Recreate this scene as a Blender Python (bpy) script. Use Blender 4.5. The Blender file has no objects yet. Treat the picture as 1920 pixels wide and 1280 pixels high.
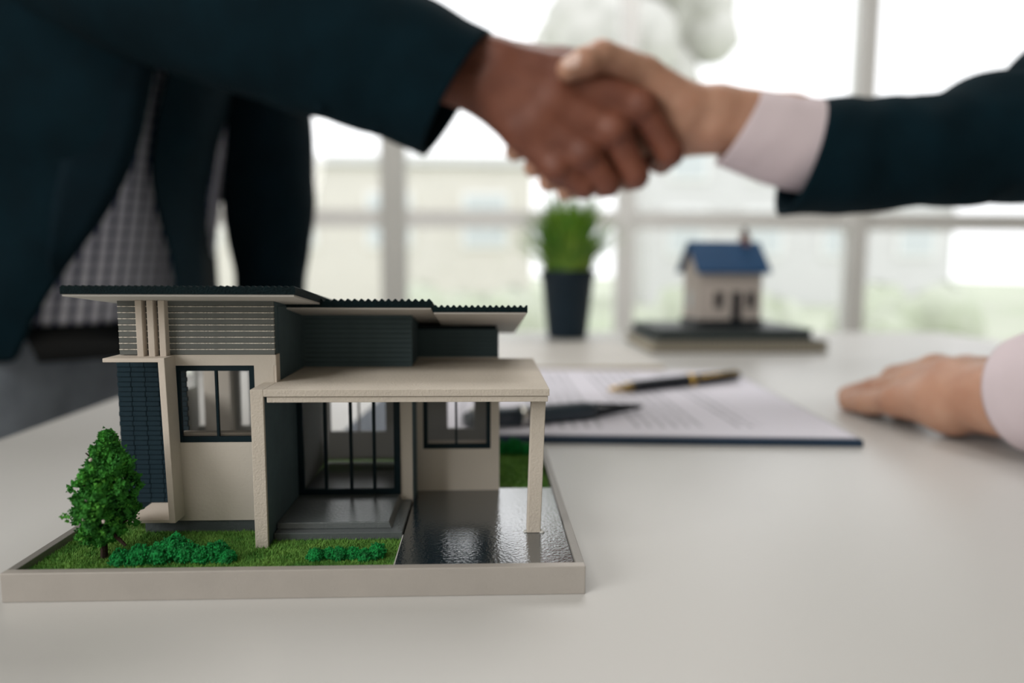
import bpy, math, random
import numpy as np
from mathutils import Vector, Matrix, noise

S, TZ = 0.8, 0.75                     # model units -> metres, desk top height
SC = bpy.context.scene
COL = SC.collection
rnd = random.Random(7)

# ------------------------------------------------------------------ camera
F = 1300.0
CAM = np.array([.1931, -.2729, .1347]) * S + np.array([0, 0, TZ])
def rot(yaw, pitch, roll):
    cy, sy, cp, sp = math.cos(yaw), math.sin(yaw), math.cos(pitch), math.sin(pitch)
    f = np.array([-sy*cp, cy*cp, -sp]); r = np.array([cy, sy, 0.]); u = np.cross(r, f)
    c, s = math.cos(roll), math.sin(roll)
    return np.array([c*r + s*u, -s*r + c*u, f])
MR = rot(-.0406, .1074, .0041)
cd = bpy.data.cameras.new('camera')
cam = bpy.data.objects.new('camera', cd); COL.objects.link(cam)
mw = Matrix.Identity(4)
for i in range(3):
    mw[i][0], mw[i][1], mw[i][2], mw[i][3] = MR[0][i], MR[1][i], -MR[2][i], CAM[i]
cam.matrix_world = mw
cd.sensor_width = 36; cd.lens = F/1920*36
cd.clip_start = .02; cd.clip_end = 200
cd.dof.use_dof = True
cd.dof.focus_distance = .249
cd.dof.aperture_fstop = 3.9
SC.camera = cam

# ------------------------------------------------------------------ light
w = bpy.data.worlds.new('world'); SC.world = w; w.use_nodes = True
bg = w.node_tree.nodes['Background']
bg.inputs[0].default_value = (.97, .985, 1.0, 1); bg.inputs[1].default_value = 1.95
SC.view_settings.view_transform = 'Standard'; SC.view_settings.look = 'None'
SC.view_settings.gamma = 1; SC.view_settings.use_curve_mapping = False
SC.view_settings.exposure = 0.0
SC.cycles.use_denoising = True
SC.cycles.max_bounces = 8
def area(name, loc, target, sx, sy, power, col=(1, .985, .97)):
    l = bpy.data.lights.new(name, 'AREA'); l.shape = 'RECTANGLE'; l.size = sx; l.size_y = sy
    l.energy = power; l.color = col
    o = bpy.data.objects.new(name, l); COL.objects.link(o); o.location = loc
    o.rotation_euler = (Vector(target)-Vector(loc)).to_track_quat('-Z', 'Y').to_euler()
    return o
area('side_window_light', (-2.3, -1.7, 1.9), (.1, .2, .8), 1.6, 1.4, 56)
area('overhead_fill_light', (-.7, -1.2, 2.9), (-.7, -1.2, 0), 1.2, 1.2, 20)  # unseen overhead fill, added to brighten the front; no actual fixture
area('overhead_fill_light', (.6, 1.7, 2.9), (.6, 1.7, 0), 1.2, 1.2, 30)  # unseen fill added to lift the window posts and far desk

# ------------------------------------------------------------------ helpers
def V(p): return Vector((float(p[0]), float(p[1]), float(p[2])))
def T(x, y, z): return Vector((x*S, y*S, z*S+TZ))
def at(x, y, Z):                       # a point seen at (x, y), Z metres in front of the lens
    d = np.array([(x-960)/F*Z, -(y-640)/F*Z, Z]); return V(CAM + MR.T @ d)

MATS = {}
def srgb(c):
    return tuple(((v/255)/12.92 if v/255 <= .04045 else ((v/255+.055)/1.055)**2.4) for v in c) + (1,)
def mat(name, col, rough=.6, var=.0, scale=60, bump=0., bscale=400, metal=0., spec=.5, col2=None, coat=0., sheen=0., sss=0.):
    m = bpy.data.materials.new(name); m.use_nodes = True; MATS[name] = m
    nt = m.node_tree; b = nt.nodes['Principled BSDF']
    b.inputs['Roughness'].default_value = rough; b.inputs['Metallic'].default_value = metal
    b.inputs['Specular IOR Level'].default_value = spec
    b.inputs['Coat Weight'].default_value = coat
    if sheen: b.inputs['Sheen Weight'].default_value = sheen
    if sss:
        b.inputs['Subsurface Weight'].default_value = sss
        b.inputs['Subsurface Radius'].default_value = (.006, .002, .001); b.inputs['Subsurface Scale'].default_value = 1
    tc = nt.nodes.new('ShaderNodeTexCoord')
    c1 = srgb(col); c2 = srgb(col2) if col2 else tuple(v*(1-var) for v in c1[:3])+(1,)
    n = nt.nodes.new('ShaderNodeTexNoise'); n.inputs['Scale'].default_value = scale; n.inputs['Detail'].default_value = 4
    nt.links.new(tc.outputs['Object'], n.inputs['Vector'])
    r = nt.nodes.new('ShaderNodeValToRGB'); r.color_ramp.elements[0].position = .35; r.color_ramp.elements[1].position = .65
    r.color_ramp.elements[0].color = c2; r.color_ramp.elements[1].color = c1
    nt.links.new(n.outputs['Fac'], r.inputs['Fac']); nt.links.new(r.outputs['Color'], b.inputs['Base Color'])
    if bump:
        n2 = nt.nodes.new('ShaderNodeTexNoise'); n2.inputs['Scale'].default_value = bscale; n2.inputs['Detail'].default_value = 3
        nt.links.new(tc.outputs['Object'], n2.inputs['Vector'])
        bp = nt.nodes.new('ShaderNodeBump'); bp.inputs['Strength'].default_value = bump; bp.inputs['Distance'].default_value = .001
        nt.links.new(n2.outputs['Fac'], bp.inputs['Height']); nt.links.new(bp.outputs['Normal'], b.inputs['Normal'])
    return m

def glass(name, refl=.07, tint=(1, 1, 1, 1), rough=.0):
    m = bpy.data.materials.new(name); m.use_nodes = True; nt = m.node_tree
    for n in list(nt.nodes):
        if n.type != 'OUTPUT_MATERIAL': nt.nodes.remove(n)
    out = nt.nodes['Material Output']
    t = nt.nodes.new('ShaderNodeBsdfTransparent'); t.inputs[0].default_value = tint
    g = nt.nodes.new('ShaderNodeBsdfGlossy'); g.inputs['Roughness'].default_value = rough
    fr = nt.nodes.new('ShaderNodeFresnel'); fr.inputs['IOR'].default_value = 1.45
    mx = nt.nodes.new('ShaderNodeMixShader')
    nt.links.new(fr.outputs[0], mx.inputs[0]); nt.links.new(t.outputs[0], mx.inputs[1]); nt.links.new(g.outputs[0], mx.inputs[2])
    nt.links.new(mx.outputs[0], out.inputs[0])
    MATS[name] = m; return m

mat('cream', (206, 198, 186), .75, .04, 40, .12, 900)
mat('cream_edge', (214, 203, 190), .75, .05, 80, .1, 900)
mat('cream_board', (198, 189, 176), .8, .05, 60, .25, 1200)
mat('slat_grey', (104, 108, 105), .7, .12, 120, .15, 700)
mat('slat_worn', (240, 234, 222), .7, 0, 1400, 0, 1, col2=(168, 165, 157))
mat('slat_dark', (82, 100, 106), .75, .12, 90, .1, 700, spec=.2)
mat('frame_dark', (6, 32, 40), .5, .1, 60, spec=.2)
mat('brick_dark', (28, 48, 58), .65, .2, 200, .25, 1200, spec=.15)
mat('roof_dark', (6, 27, 31), .8, .3, 300, .5, 1600, spec=.15)
mat('soffit', (200, 196, 190), .8, .04, 40)
mat('plinth', (74, 82, 84), .7, .1, 90, .2, 900)
mat('step_grey', (92, 98, 99), .3, .08, 80, .15, 900)
mat('inside', (172, 174, 172), .9, .05, 40)
mat('tray_paint', (178, 172, 165), .55, .06, 60, .15, 1800, metal=.15)
mat('tray_top', (140, 137, 132), .5, .06, 60, .15, 1800, metal=.2)
mat('plate_black', (22, 40, 50), .10, .1, 30, .10, 900, spec=1.0); MATS['plate_black'].node_tree.nodes['Principled BSDF'].inputs['IOR'].default_value = 2.5
mat('white_line', (205, 205, 200), .6)
mat('lawn_soil', (96, 134, 54), .95, .3, 150, .4, 800)
mat('grass', (126, 172, 78), .9, 0, 120, col2=(84, 142, 58))
mat('tree_leaf', (62, 146, 44), .9, 0, 260, .3, 900, col2=(26, 96, 28))
mat('tree_leaf_light', (100, 178, 62), .9, 0, 260, col2=(52, 136, 42))
mat('tree_trunk', (52, 36, 26), .9, .3, 300, .5, 900)
mat('blossom', (226, 212, 206), .8)
mat('shrub', (20, 160, 76), .95, 0, 500, .8, 1500, col2=(8, 104, 46))
mat('glue', (190, 190, 185), .25, 0, 40)
mat('desk_white', (203, 202, 199), .34, .02, 6, .04, 900, spec=.5)
mat('desk_edge', (205, 200, 192), .6)
mat('cloth_navy', (4, 30, 39), .95, .25, 30, .3, 900, spec=.15)
mat('cloth_navy2', (4, 26, 35), .95, .25, 30, .3, 900, spec=.15)
mat('cloth_grey', (150, 160, 174), .95, .2, 40, .3, 900, spec=.15)
mat('shirt_white', (216, 202, 206), .9, .03, 40, .1, 700, spec=.2)
mat('belt', (14, 20, 26), .5)
mat('metal_silver', (200, 198, 192), .25, 0, 40, metal=1)
mat('metal_gold', (214, 178, 96), .25, 0, 40, metal=1)
mat('pen_black', (8, 18, 28), .25, 0, 40)
mat('pen_grey', (40, 54, 64), .35, 0, 40)
mat('board_blue', (14, 46, 72), .5, .1, 60)
mat('book_white', (216, 212, 206), .4, .02, 30)
mat('pages', (206, 196, 176), .8, .15, 300)
mat('cover_black', (10, 26, 34), .45, .1, 40)
mat('cover_grey', (62, 72, 72), .6, .1, 60)
mat('wire', (120, 116, 104), .4, 0, 40, metal=.3)
mat('roof_blue', (14, 76, 124), .6, .15, 120)
mat('house_white', (214, 204, 196), .8, .04, 60)
mat('house_door', (30, 30, 38), .6)
mat('chimney_brick', (150, 110, 100), .8, .2, 200)
mat('pot_navy', (10, 38, 54), .6, .1, 40)
mat('pot_soil', (30, 34, 24), .95, .2, 200)
mat('blade', (150, 186, 70), .6, 0, 30, col2=(88, 146, 48))
mat('skin_dark', (128, 76, 56), .55, 0, 38, .12, 600, col2=(112, 64, 47), sss=.15)
mat('skin_light', (190, 148, 124), .5, 0, 40, .1, 600, col2=(176, 130, 106), sss=.15)
mat('nail', (222, 190, 176), .35)
mat('nail_dark', (190, 120, 104), .35)
mat('hair', (20, 16, 14), .6, .2, 200)
mat('eye', (230, 228, 222), .2); mat('iris', (40, 26, 18), .2); mat('lip', (170, 100, 88), .5)
mat('shoe', (18, 16, 16), .35)
mat('floor', (150, 146, 138), .45, .05, 3)
mat('wall_paint', (214, 210, 202), .8, .02, 4)
mat('window_metal', (236, 236, 234), .5, .03, 10)
mat('window_metal_grey', (196, 196, 192), .5, .03, 10)
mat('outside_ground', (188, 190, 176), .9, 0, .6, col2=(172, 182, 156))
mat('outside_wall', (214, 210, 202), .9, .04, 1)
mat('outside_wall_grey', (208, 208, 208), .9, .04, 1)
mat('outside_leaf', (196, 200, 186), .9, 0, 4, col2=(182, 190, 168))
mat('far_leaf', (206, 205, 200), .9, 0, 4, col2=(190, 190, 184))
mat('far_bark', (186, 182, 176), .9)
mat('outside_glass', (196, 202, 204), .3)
glass('pane'); glass('room_pane')
M = MATS

# text lines on the printed sheet
def paper_mat():
    m = bpy.data.materials.new('printed_paper'); m.use_nodes = True; nt = m.node_tree; b = nt.nodes['Principled BSDF']
    b.inputs['Roughness'].default_value = .8
    tc = nt.nodes.new('ShaderNodeTexCoord'); sp = nt.nodes.new('ShaderNodeSeparateXYZ')
    nt.links.new(tc.outputs['Generated'], sp.inputs[0])
    def mth(op, a, b_=None):
        n = nt.nodes.new('ShaderNodeMath'); n.operation = op
        for i, q in enumerate((a, b_)):
            if q is None: continue
            if isinstance(q, (int, float)): n.inputs[i].default_value = q
            else: nt.links.new(q, n.inputs[i])
        return n.outputs[0]
    ln = mth('LESS_THAN', mth('FRACT', mth('MULTIPLY', sp.outputs[0], 36)), .36)
    word = nt.nodes.new('ShaderNodeTexNoise'); word.inputs['Scale'].default_value = 1
    mp = nt.nodes.new('ShaderNodeMapping'); mp.inputs['Scale'].default_value = (36, 90, 1)
    nt.links.new(tc.outputs['Generated'], mp.inputs[0]); nt.links.new(mp.outputs[0], word.inputs['Vector'])
    wd = mth('GREATER_THAN', word.outputs['Fac'], .42)
    ins = mth('MULTIPLY', mth('GREATER_THAN', sp.outputs[1], .1), mth('LESS_THAN', sp.outputs[1], .9))
    ins2 = mth('MULTIPLY', mth('GREATER_THAN', sp.outputs[0], .1), mth('LESS_THAN', sp.outputs[0], .78))
    para = mth('GREATER_THAN', mth('FRACT', mth('MULTIPLY', sp.outputs[0], 4.5)), .2)
    f = mth('MULTIPLY', mth('MULTIPLY', mth('MULTIPLY', ln, wd), mth('MULTIPLY', ins, ins2)), para)
    mx = nt.nodes.new('ShaderNodeMix'); mx.data_type = 'RGBA'
    mx.inputs[6].default_value = srgb((224, 222, 232)); mx.inputs[7].default_value = srgb((176, 176, 184))
    nt.links.new(f, mx.inputs[0]); nt.links.new(mx.outputs[2], b.inputs['Base Color'])
    MATS['printed_paper'] = m
paper_mat()

# woven check of the shirt, driven by a UV map in metres
def check_mat():
    m = bpy.data.materials.new('check_shirt'); m.use_nodes = True; nt = m.node_tree; b = nt.nodes['Principled BSDF']
    b.inputs['Roughness'].default_value = .9; b.inputs['Specular IOR Level'].default_value = .2
    uv = nt.nodes.new('ShaderNodeUVMap'); sp = nt.nodes.new('ShaderNodeSeparateXYZ'); nt.links.new(uv.outputs[0], sp.inputs[0])
    fs = []
    for i, (p, wd) in enumerate(((.0125, .34), (.0125, .34))):
        a = nt.nodes.new('ShaderNodeMath'); a.operation = 'MULTIPLY'; a.inputs[1].default_value = 1/p; nt.links.new(sp.outputs[i], a.inputs[0])
        f = nt.nodes.new('ShaderNodeMath'); f.operation = 'FRACT'; nt.links.new(a.outputs[0], f.inputs[0])
        l = nt.nodes.new('ShaderNodeMath'); l.operation = 'LESS_THAN'; l.inputs[1].default_value = wd; nt.links.new(f.outputs[0], l.inputs[0])
        k = nt.nodes.new('ShaderNodeMath'); k.operation = 'MULTIPLY'; k.inputs[1].default_value = (.85, .30)[i]; nt.links.new(l.outputs[0], k.inputs[0]); fs.append(k)
    ad = nt.nodes.new('ShaderNodeMath'); ad.operation = 'ADD'; nt.links.new(fs[0].outputs[0], ad.inputs[0]); nt.links.new(fs[1].outputs[0], ad.inputs[1])
    mx = nt.nodes.new('ShaderNodeMix'); mx.data_type = 'RGBA'
    mx.inputs[6].default_value = srgb((236, 238, 250)); mx.inputs[7].default_value = srgb((18, 34, 92))
    nt.links.new(ad.outputs[0], mx.inputs[0]); nt.links.new(mx.outputs[2], b.inputs['Base Color'])
    MATS['check_shirt'] = m
check_mat()

def origin(parent):
    o = Vector((0, 0, 0))
    while parent is not None: o += parent.location; parent = parent.parent
    return o
def link(name, me, m, parent=None, smooth=False):
    ms = m if isinstance(m, (list, tuple)) else [m]
    for k in ms: me.materials.append(MATS[k])
    if smooth: me.polygons.foreach_set('use_smooth', [True]*len(me.polygons))
    o = bpy.data.objects.new(name, me); COL.objects.link(o)
    if parent is not None: o.parent = parent
    return o
def bevel(o, wdt, seg=2):
    b = o.modifiers.new('bevel', 'BEVEL'); b.width = wdt; b.segments = seg; b.limit_method = 'ANGLE'; return o
def tag(o, label=None, cat=None, group=None, kind=None):
    if label: o['label'] = label
    if cat: o['category'] = cat
    if group: o['group'] = group
    if kind: o['kind'] = kind
    return o
def empty(name, loc, label, cat, group=None):
    o = bpy.data.objects.new(name, None); COL.objects.link(o); o.location = loc; o.empty_display_size = .02
    return tag(o, label, cat, group)

class MB:
    def __init__(s): s.v = []; s.f = []; s.mi = []
    def add(s, vs, fs, mi=0):
        n = len(s.v); s.v += [Vector(v) for v in vs]; s.f += [tuple(i+n for i in f) for f in fs]; s.mi += [mi]*len(fs); return s
    def hexa(s, p, mi=0):   # 8 points: bottom ring 0-3, top ring 4-7
        return s.add(p, [(3, 2, 1, 0), (4, 5, 6, 7), (0, 1, 5, 4), (1, 2, 6, 5), (2, 3, 7, 6), (3, 0, 4, 7)], mi)
    def box(s, x0, x1, y0, y1, z0, z1, mi=0, f=T):
        return s.hexa([f(x0, y0, z0), f(x1, y0, z0), f(x1, y1, z0), f(x0, y1, z0), f(x0, y0, z1), f(x1, y0, z1), f(x1, y1, z1), f(x0, y1, z1)], mi)
    def rbox(s, x0, x1, y0, y1, z0, z1, mi=0): return s.box(x0, x1, y0, y1, z0, z1, mi, lambda a, b, c: Vector((a, b, c)))
    def tube(s, pts, rad, n=10, mi=0, cap=True):
        pts = [Vector(p) for p in pts]; rings = []
        if not isinstance(rad, (list, tuple)): rad = [rad]*len(pts)
        up = Vector((0, 0, 1))
        if abs((pts[-1]-pts[0]).normalized().z) > .9: up = Vector((1, 0, 0))
        base = len(s.v)
        for i, p in enumerate(pts):
            t = (pts[min(i+1, len(pts)-1)]-pts[max(i-1, 0)]).normalized()
            u = t.cross(up).normalized(); v = u.cross(t)
            for k in range(n):
                a = 2*math.pi*k/n; s.v.append(p + (u*math.cos(a)+v*math.sin(a))*rad[i])
        for i in range(len(pts)-1):
            for k in range(n):
                a, b = base+i*n+k, base+i*n+(k+1) % n
                s.f.append((a, a+n, b+n, b)); s.mi.append(mi)
        if cap:
            s.f.append(tuple(base+k for k in range(n))); s.mi.append(mi)
            s.f.append(tuple(base+(len(pts)-1)*n+k for k in reversed(range(n)))); s.mi.append(mi)
        return s
    def build(s, name, m, parent=None, bev=0, smooth=False, kind=None, label=None):
        off = origin(parent); me = bpy.data.meshes.new(name)
        me.from_pydata([v-off for v in s.v], [], s.f)
        o = link(name, me, m, parent, smooth)
        if any(s.mi): me.polygons.foreach_set('material_index', s.mi)
        if bev: bevel(o, bev)
        return tag(o, label, None, None, kind)
def BX(name, m, parent, x0, x1, y0, y1, z0, z1, bev=.0002):
    return MB().box(x0, x1, y0, y1, z0, z1).build(name, m, parent, bev)
def copies(o, offs):
    for d in offs:
        c = o.copy(); COL.objects.link(c); c.location = o.location + Vector(d)

# ================================================================== setting
def struct(name, mb, m, bev=0):
    o = mb.build(name, m, None, bev); o['kind'] = 'structure'; return o
WX0, WX1, WY, RY, CH = -2.8, 3.8, 2.95, -3.2, 2.95
struct('floor', MB().rbox(WX0-.1, WX1+.1, RY-.1, WY+.1, -.1, 0), 'floor')
struct('ceiling', MB().rbox(WX0-.1, WX1+.1, RY-.1, WY+.1, CH, CH+.1), 'wall_paint')
struct('wall_right', MB().rbox(WX1, WX1+.1, RY, WY+.1, 0, CH), 'wall_paint')
struct('wall_rear', MB().rbox(WX0-.1, WX1+.1, RY-.1, RY, 0, CH), 'wall_paint')
struct('wall_left', MB().rbox(WX0-.1, WX0, RY, WY+.1, 0, CH), 'wall_paint')
struct('wall_back', MB().rbox(WX0, WX1, WY, WY+.12, 2.6, CH).rbox(WX0, WX1, WY, WY+.12, 0, .12), 'wall_paint')
posts = [-2.4, -1.325, -.254, .804, 1.888, 2.95]
for i in range(len(posts)-1):
    a, b = posts[i], posts[i+1]; n = i+1
    fr = struct(f'window_{n}', MB().rbox(a-(.055 if n == 3 else .04), a+(.055 if n == 3 else .04), WY, WY+.09, .12, 2.6), 'window_metal_grey' if n == 3 else 'window_metal')
    MB().rbox(a+.04, b-.04, WY+.02, WY+.08, 1.035, 1.112).build('window_transom', 'window_metal', fr)
    MB().rbox(a+.04, b-.04, WY+.02, WY+.08, .12, .18).build('window_sill', 'window_metal', fr)
    MB().rbox(a+.04, b-.04, WY+.045, WY+.051, .18, 1.035).build('window_pane', 'room_pane', fr)
    MB().rbox(a+.04, b-.04, WY+.045, WY+.051, 1.112, 2.6).build('window_pane', 'room_pane', fr)
struct('window_6', MB().rbox(posts[-1]-.04, WX1, WY, WY+.09, .12, 2.6), 'wall_paint')
struct('window_7', MB().rbox(WX0, posts[0]-.04, WY, WY+.09, .12, 2.6), 'wall_paint')
struct('ground', MB().rbox(-40, 40, WY+.15, 70, -.2, -.1), 'outside_ground')

def blob(mb, c, r, sub=1, jit=.25, sq=(1, 1, 1)):
    # rough icosphere-like ball from a lat/long grid
    n, k = {0: (6, 4), 1: (8, 5)}.get(sub, (14, 9))
    base = len(mb.v)
    ph = rnd.random()*10
    for i in range(k+1):
        th = math.pi*i/k
        for j in range(n):
            a = 2*math.pi*j/n
            q = Vector((math.sin(th)*math.cos(a), math.sin(th)*math.sin(a), math.cos(th)))
            rr = r*(1+jit*noise.noise(q*2.2+Vector((ph, ph*1.7, 0))))*(1+jit*.5*(rnd.random()-.5))
            mb.v.append(Vector(c)+Vector((q.x*sq[0], q.y*sq[1], q.z*sq[2]))*rr)
    for i in range(k):
        for j in range(n):
            a, b = base+i*n+j, base+i*n+(j+1) % n
            mb.f.append((a, a+n, b+n, b)); mb.mi.append(0)
    return mb
def far_tree(x, y, h, r, label):
    e = empty('garden_tree', (x, y, -.1), label, 'tree')
    MB().tube([(x, y, -.1), (x+.05, y, h*.6)], [.07, .04], 8).build('trunk', 'far_bark', e)
    cr = MB()
    for _ in range(26):
        a, b = rnd.random()*6.28, rnd.random()
        blob(cr, (x+math.cos(a)*r*b, y+math.sin(a)*r*b, h*.62+rnd.random()*h*.42), r*(.3+.2*rnd.random()), 1)
    cr.build('crown', 'far_leaf', e, smooth=True)
def far_bush(x, y, r, label):
    mb = MB()
    for _ in range(9): blob(mb, (x+rnd.uniform(-1, 1)*r*.8, y+rnd.uniform(-1, 1)*r*.4, rnd.uniform(.0, .5)*r), r*rnd.uniform(.4, .6), 1)
    o = mb.build('garden_bush', 'outside_leaf', None, smooth=True)
    tag(o, label, 'bush', None)
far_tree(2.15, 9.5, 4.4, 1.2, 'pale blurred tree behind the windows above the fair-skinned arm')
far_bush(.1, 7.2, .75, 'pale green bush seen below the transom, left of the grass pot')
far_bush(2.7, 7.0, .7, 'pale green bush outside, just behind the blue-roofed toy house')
far_bush(4.9, 7.6, .8, 'pale green bush outside above the hand resting on the desk')
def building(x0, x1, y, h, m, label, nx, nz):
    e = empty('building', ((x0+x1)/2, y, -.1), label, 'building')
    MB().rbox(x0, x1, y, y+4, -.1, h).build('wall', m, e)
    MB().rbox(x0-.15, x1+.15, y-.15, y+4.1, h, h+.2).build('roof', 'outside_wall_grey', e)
    f = p = None; offs = []
    for i in range(nx):
        for j in range(nz):
            cx = x0+(x1-x0)*(i+.5)/nx; cz = .9+(h-.9)*(j+.45)/nz
            if f is None:
                f = MB().rbox(cx-.5, cx+.5, y-.06, y+.01, cz-.6, cz+.6).build('window', 'window_metal', e); p0 = (cx, cz)
                p = MB().rbox(cx-.43, cx+.43, y-.07, y-.05, cz-.53, cz+.53).build('pane', 'outside_glass', f)
            else:
                c = f.copy(); COL.objects.link(c); c.location = (cx-p0[0], 0, cz-p0[1])
                q = p.copy(); COL.objects.link(q); q.parent = c
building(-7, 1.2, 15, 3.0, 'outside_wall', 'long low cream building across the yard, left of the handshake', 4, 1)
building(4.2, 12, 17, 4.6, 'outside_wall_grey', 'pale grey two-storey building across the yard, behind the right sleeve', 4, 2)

# ================================================================== desk
desk = empty('desk', (.4, .4, 0), 'wide white laminate desk under the house model, papers and notebooks', 'desk')
dx0, dx1, dy0, dy1 = -.146, .93, -.12, .93
MB().rbox(dx0, dx1, dy0, dy1, TZ-.03, TZ).build('desktop', 'desk_white', desk, .0015)
for lx in (dx0+.05, dx1-.09):
    for ly in (dy0+.05, dy1-.09):
        MB().rbox(lx, lx+.04, ly, ly+.04, 0, TZ-.03).build('leg', 'window_metal', desk, .002)
MB().rbox(dx0+.06, dx1-.06, dy1-.05, dy1-.03, .35, TZ-.03).build('modesty_panel', 'desk_edge', desk)

# ================================================================== house model
house = empty('house_model', T(.117, .1, 0), 'large grey and cream model house with garden on a silver tray', 'model house')
D = .20
BX('tray_base', 'tray_top', house, .003, .232, .003, D-.003, 0, .008)
BX('tray_rim', 'tray_paint', house, 0, .235, 0, .004, 0, .0122, .0003)
BX('tray_rim', 'tray_paint', house, 0, .235, D-.004, D, 0, .0122, .0003)
BX('tray_rim', 'tray_top', house, 0, .0038, .004, D-.004, 0, .0121, .0003)
BX('tray_rim', 'tray_top', house, .2312, .235, .004, D-.004, 0, .0121, .0003)
G = .0088
lawn = MB().box(.0045, .1552, .0045, D-.0045, .008, G).box(.1552, .2308, .1072, D-.0045, .008, G).build('lawn', 'lawn_soil', house)
gb = MB()
def grass_patch(n, x0, x1, y0, y1, h=.0016):
    for _ in range(n):
        x, y = rnd.uniform(x0, x1), rnd.uniform(y0, y1); a = rnd.random()*6.28; b = .00022
        hh = h*rnd.uniform(.5, 1.1); lx, ly = rnd.uniform(-.0009, .0009), rnd.uniform(-.0009, .0009)
        gb.add([T(x-b*math.cos(a), y-b*math.sin(a), G), T(x+b*math.cos(a), y+b*math.sin(a), G), T(x+lx, y+ly, G+hh)], [(0, 1, 2)])
grass_patch(30000, .0045, .1548, .0045, .052)
grass_patch(2500, .0045, .03, .05, .19)
grass_patch(6000, .2, .2308, .1075, .195)
gb.build('grass', 'grass', house, kind='stuff')
# drive
BX('driveway_plate', 'plate_black', house, .1558, .2311, .0045, .1068, .006, .0107, .0001)
BX('driveway_edge', 'white_line', house, .1553, .1557, .0045, .04, .006, .0108, 0)

# --- left block
BX('plinth', 'plinth', house, .033, .0909, .0505, .15, .008, .0147)
ZW, ZT = .0147, .0937
BX('front_wall', 'cream', house, .0475, .0495, .0501, .0535, ZW, ZT, .0001)
o = MB().box(.0495, .0965, .0501, .0535, .0887, ZT).box(.0495, .0865, .0501, .0535, ZW, .0523).box(.0865, .0955, .0501, .0535, ZW, .0887).build('front_wall', 'cream', house)
BX('corner_trim', 'cream_edge', house, .0952, .0968, .0502, .056, .078, ZT)
BX('side_wall', 'inside', house, .0935, .0960, .056, .15, ZW, .105, 0)
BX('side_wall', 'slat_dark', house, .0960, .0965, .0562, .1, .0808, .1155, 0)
BX('side_wall', 'inside', house, .0165, .019, .068, .15, ZW, .062, 0)
MB().box(.0165, .0935, .15, .153, ZW, .037).box(.0165, .0935, .15, .153, .0712, .0937).box(.0165, .0185, .15, .153, .037, .0712).box(.0232, .0442, .15, .153, .037, .0712).box(.05, .0935, .15, .153, .037, .0712).build('rear_wall', 'inside', house)
BX('floor_slab', 'cream', house, .019, .0935, .0535, .15, ZW-.001, ZW+.0006, 0)
BX('window_ledge', 'cream_edge', house, .05, .0862, .0537, .0585, .0535, .0562)
BX('inner_partition', 'cream', house, .0262, .0415, .142, .1499, ZW, .0937, 0)
def window(x0, x1, y, z0, z1, mullions, fw=.0027, mw=.0012):
    mb = MB().box(x0, x0+fw, y, y+.0018, z0, z1).box(x1-fw, x1, y, y+.0018, z0, z1).box(x0+fw, x1-fw, y, y+.0018, z0, z0+fw).box(x0+fw, x1-fw, y, y+.0018, z1-fw, z1)
    wf = mb.build('window_frame', 'frame_dark', house, .0001)
    for mx_ in mullions: BX('mullion', 'frame_dark', wf, mx_-mw/2, mx_+mw/2, y+.0001, y+.0017, z0+fw, z1-fw, .0001)
    xs = [x0+fw] + [q for m_ in mullions for q in (m_-mw/2, m_+mw/2)] + [x1-fw]
    for a, b in zip(xs[::2], xs[1::2]): BX('pane', 'pane', wf, a, b, y+.0007, y+.0011, z0+fw, z1-fw, 0)
window(.0494, .0866, .0507, .0523, .0888, [.0686])

# brick wall
BX('brick_backing', 'frame_dark', house, .0166, .048, .0648, .068, ZW, .0915, 0)
bw, bh = .00655, .0024
b0 = MB().box(.0167, .0167+bw-.00022, .0641, .0652, .0189, .0189+bh-.00028).build('brick', 'brick_dark', house, .00012)
for r in range(30):
    for c in range(5):
        if r == 0 and c == 0: continue
        sh = .0004*(r % 2)
        if .0167+c*bw+sh > .0475: continue
        q = b0.copy(); COL.objects.link(q)
        q.location = Vector(((c*bw+sh)*S, rnd.uniform(-.0001, .0001)*S, r*bh*S))
# C-shaped cream surround
BX('ledge', 'cream_edge', house, .0238, .0505, .0392, .0642, .0917, .0935)
BX('ledge', 'cream_edge', house, .03, .0505, .0404, .0642, .0172, .0188)
MB().hexa([T(.0490, .0400, .0172), T(.0518, .0400, .0172), T(.0518, .0503, .0172), T(.0490, .0503, .0172),
           T(.0478, .0392, .0936), T(.0508, .0392, .0936), T(.0508, .0503, .0936), T(.0478, .0503, .0936)]).build('fin_wall', 'cream_edge', house, .0002)

# --- siding
def siding(x0, x1, y, z0, z1, n, m, worn, parent=house):
    h = (z1-z0)/n
    mb = MB().box(x0, x1, y, y+.0012, z0, z0+h-.0006)
    mb.box(x0, x1, y-.0003, y+.0012, z0+h-.0006, z0+h-.00015, 1)
    s0 = mb.build('siding_board', [m, worn], parent, .00008)
    copies(s0, [(0, 0, k*h*S) for k in range(1, n)])
def wedge(x0, x1, y0, y1, z0, z1f, z1b):
    return MB().hexa([T(x0, y0, z0), T(x1, y0, z0), T(x1, y1, z0), T(x0, y1, z0), T(x0, y0, z1f), T(x1, y0, z1f), T(x1, y1, z1b), T(x0, y1, z1b)])
wedge(.0262, .0961, .0512, .165, .0938, .1188, .1046).build('upper_wall', 'slat_dark', house)
siding(.026, .0963, .0500, .0938, .1192, 9, 'slat_grey', 'slat_worn')
for x in (.0357, .0408, .0458):
    BX('facade_bar', 'cream_edge', house, x, x+.0029, .0462, .0505, .0928, .1190)

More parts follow.
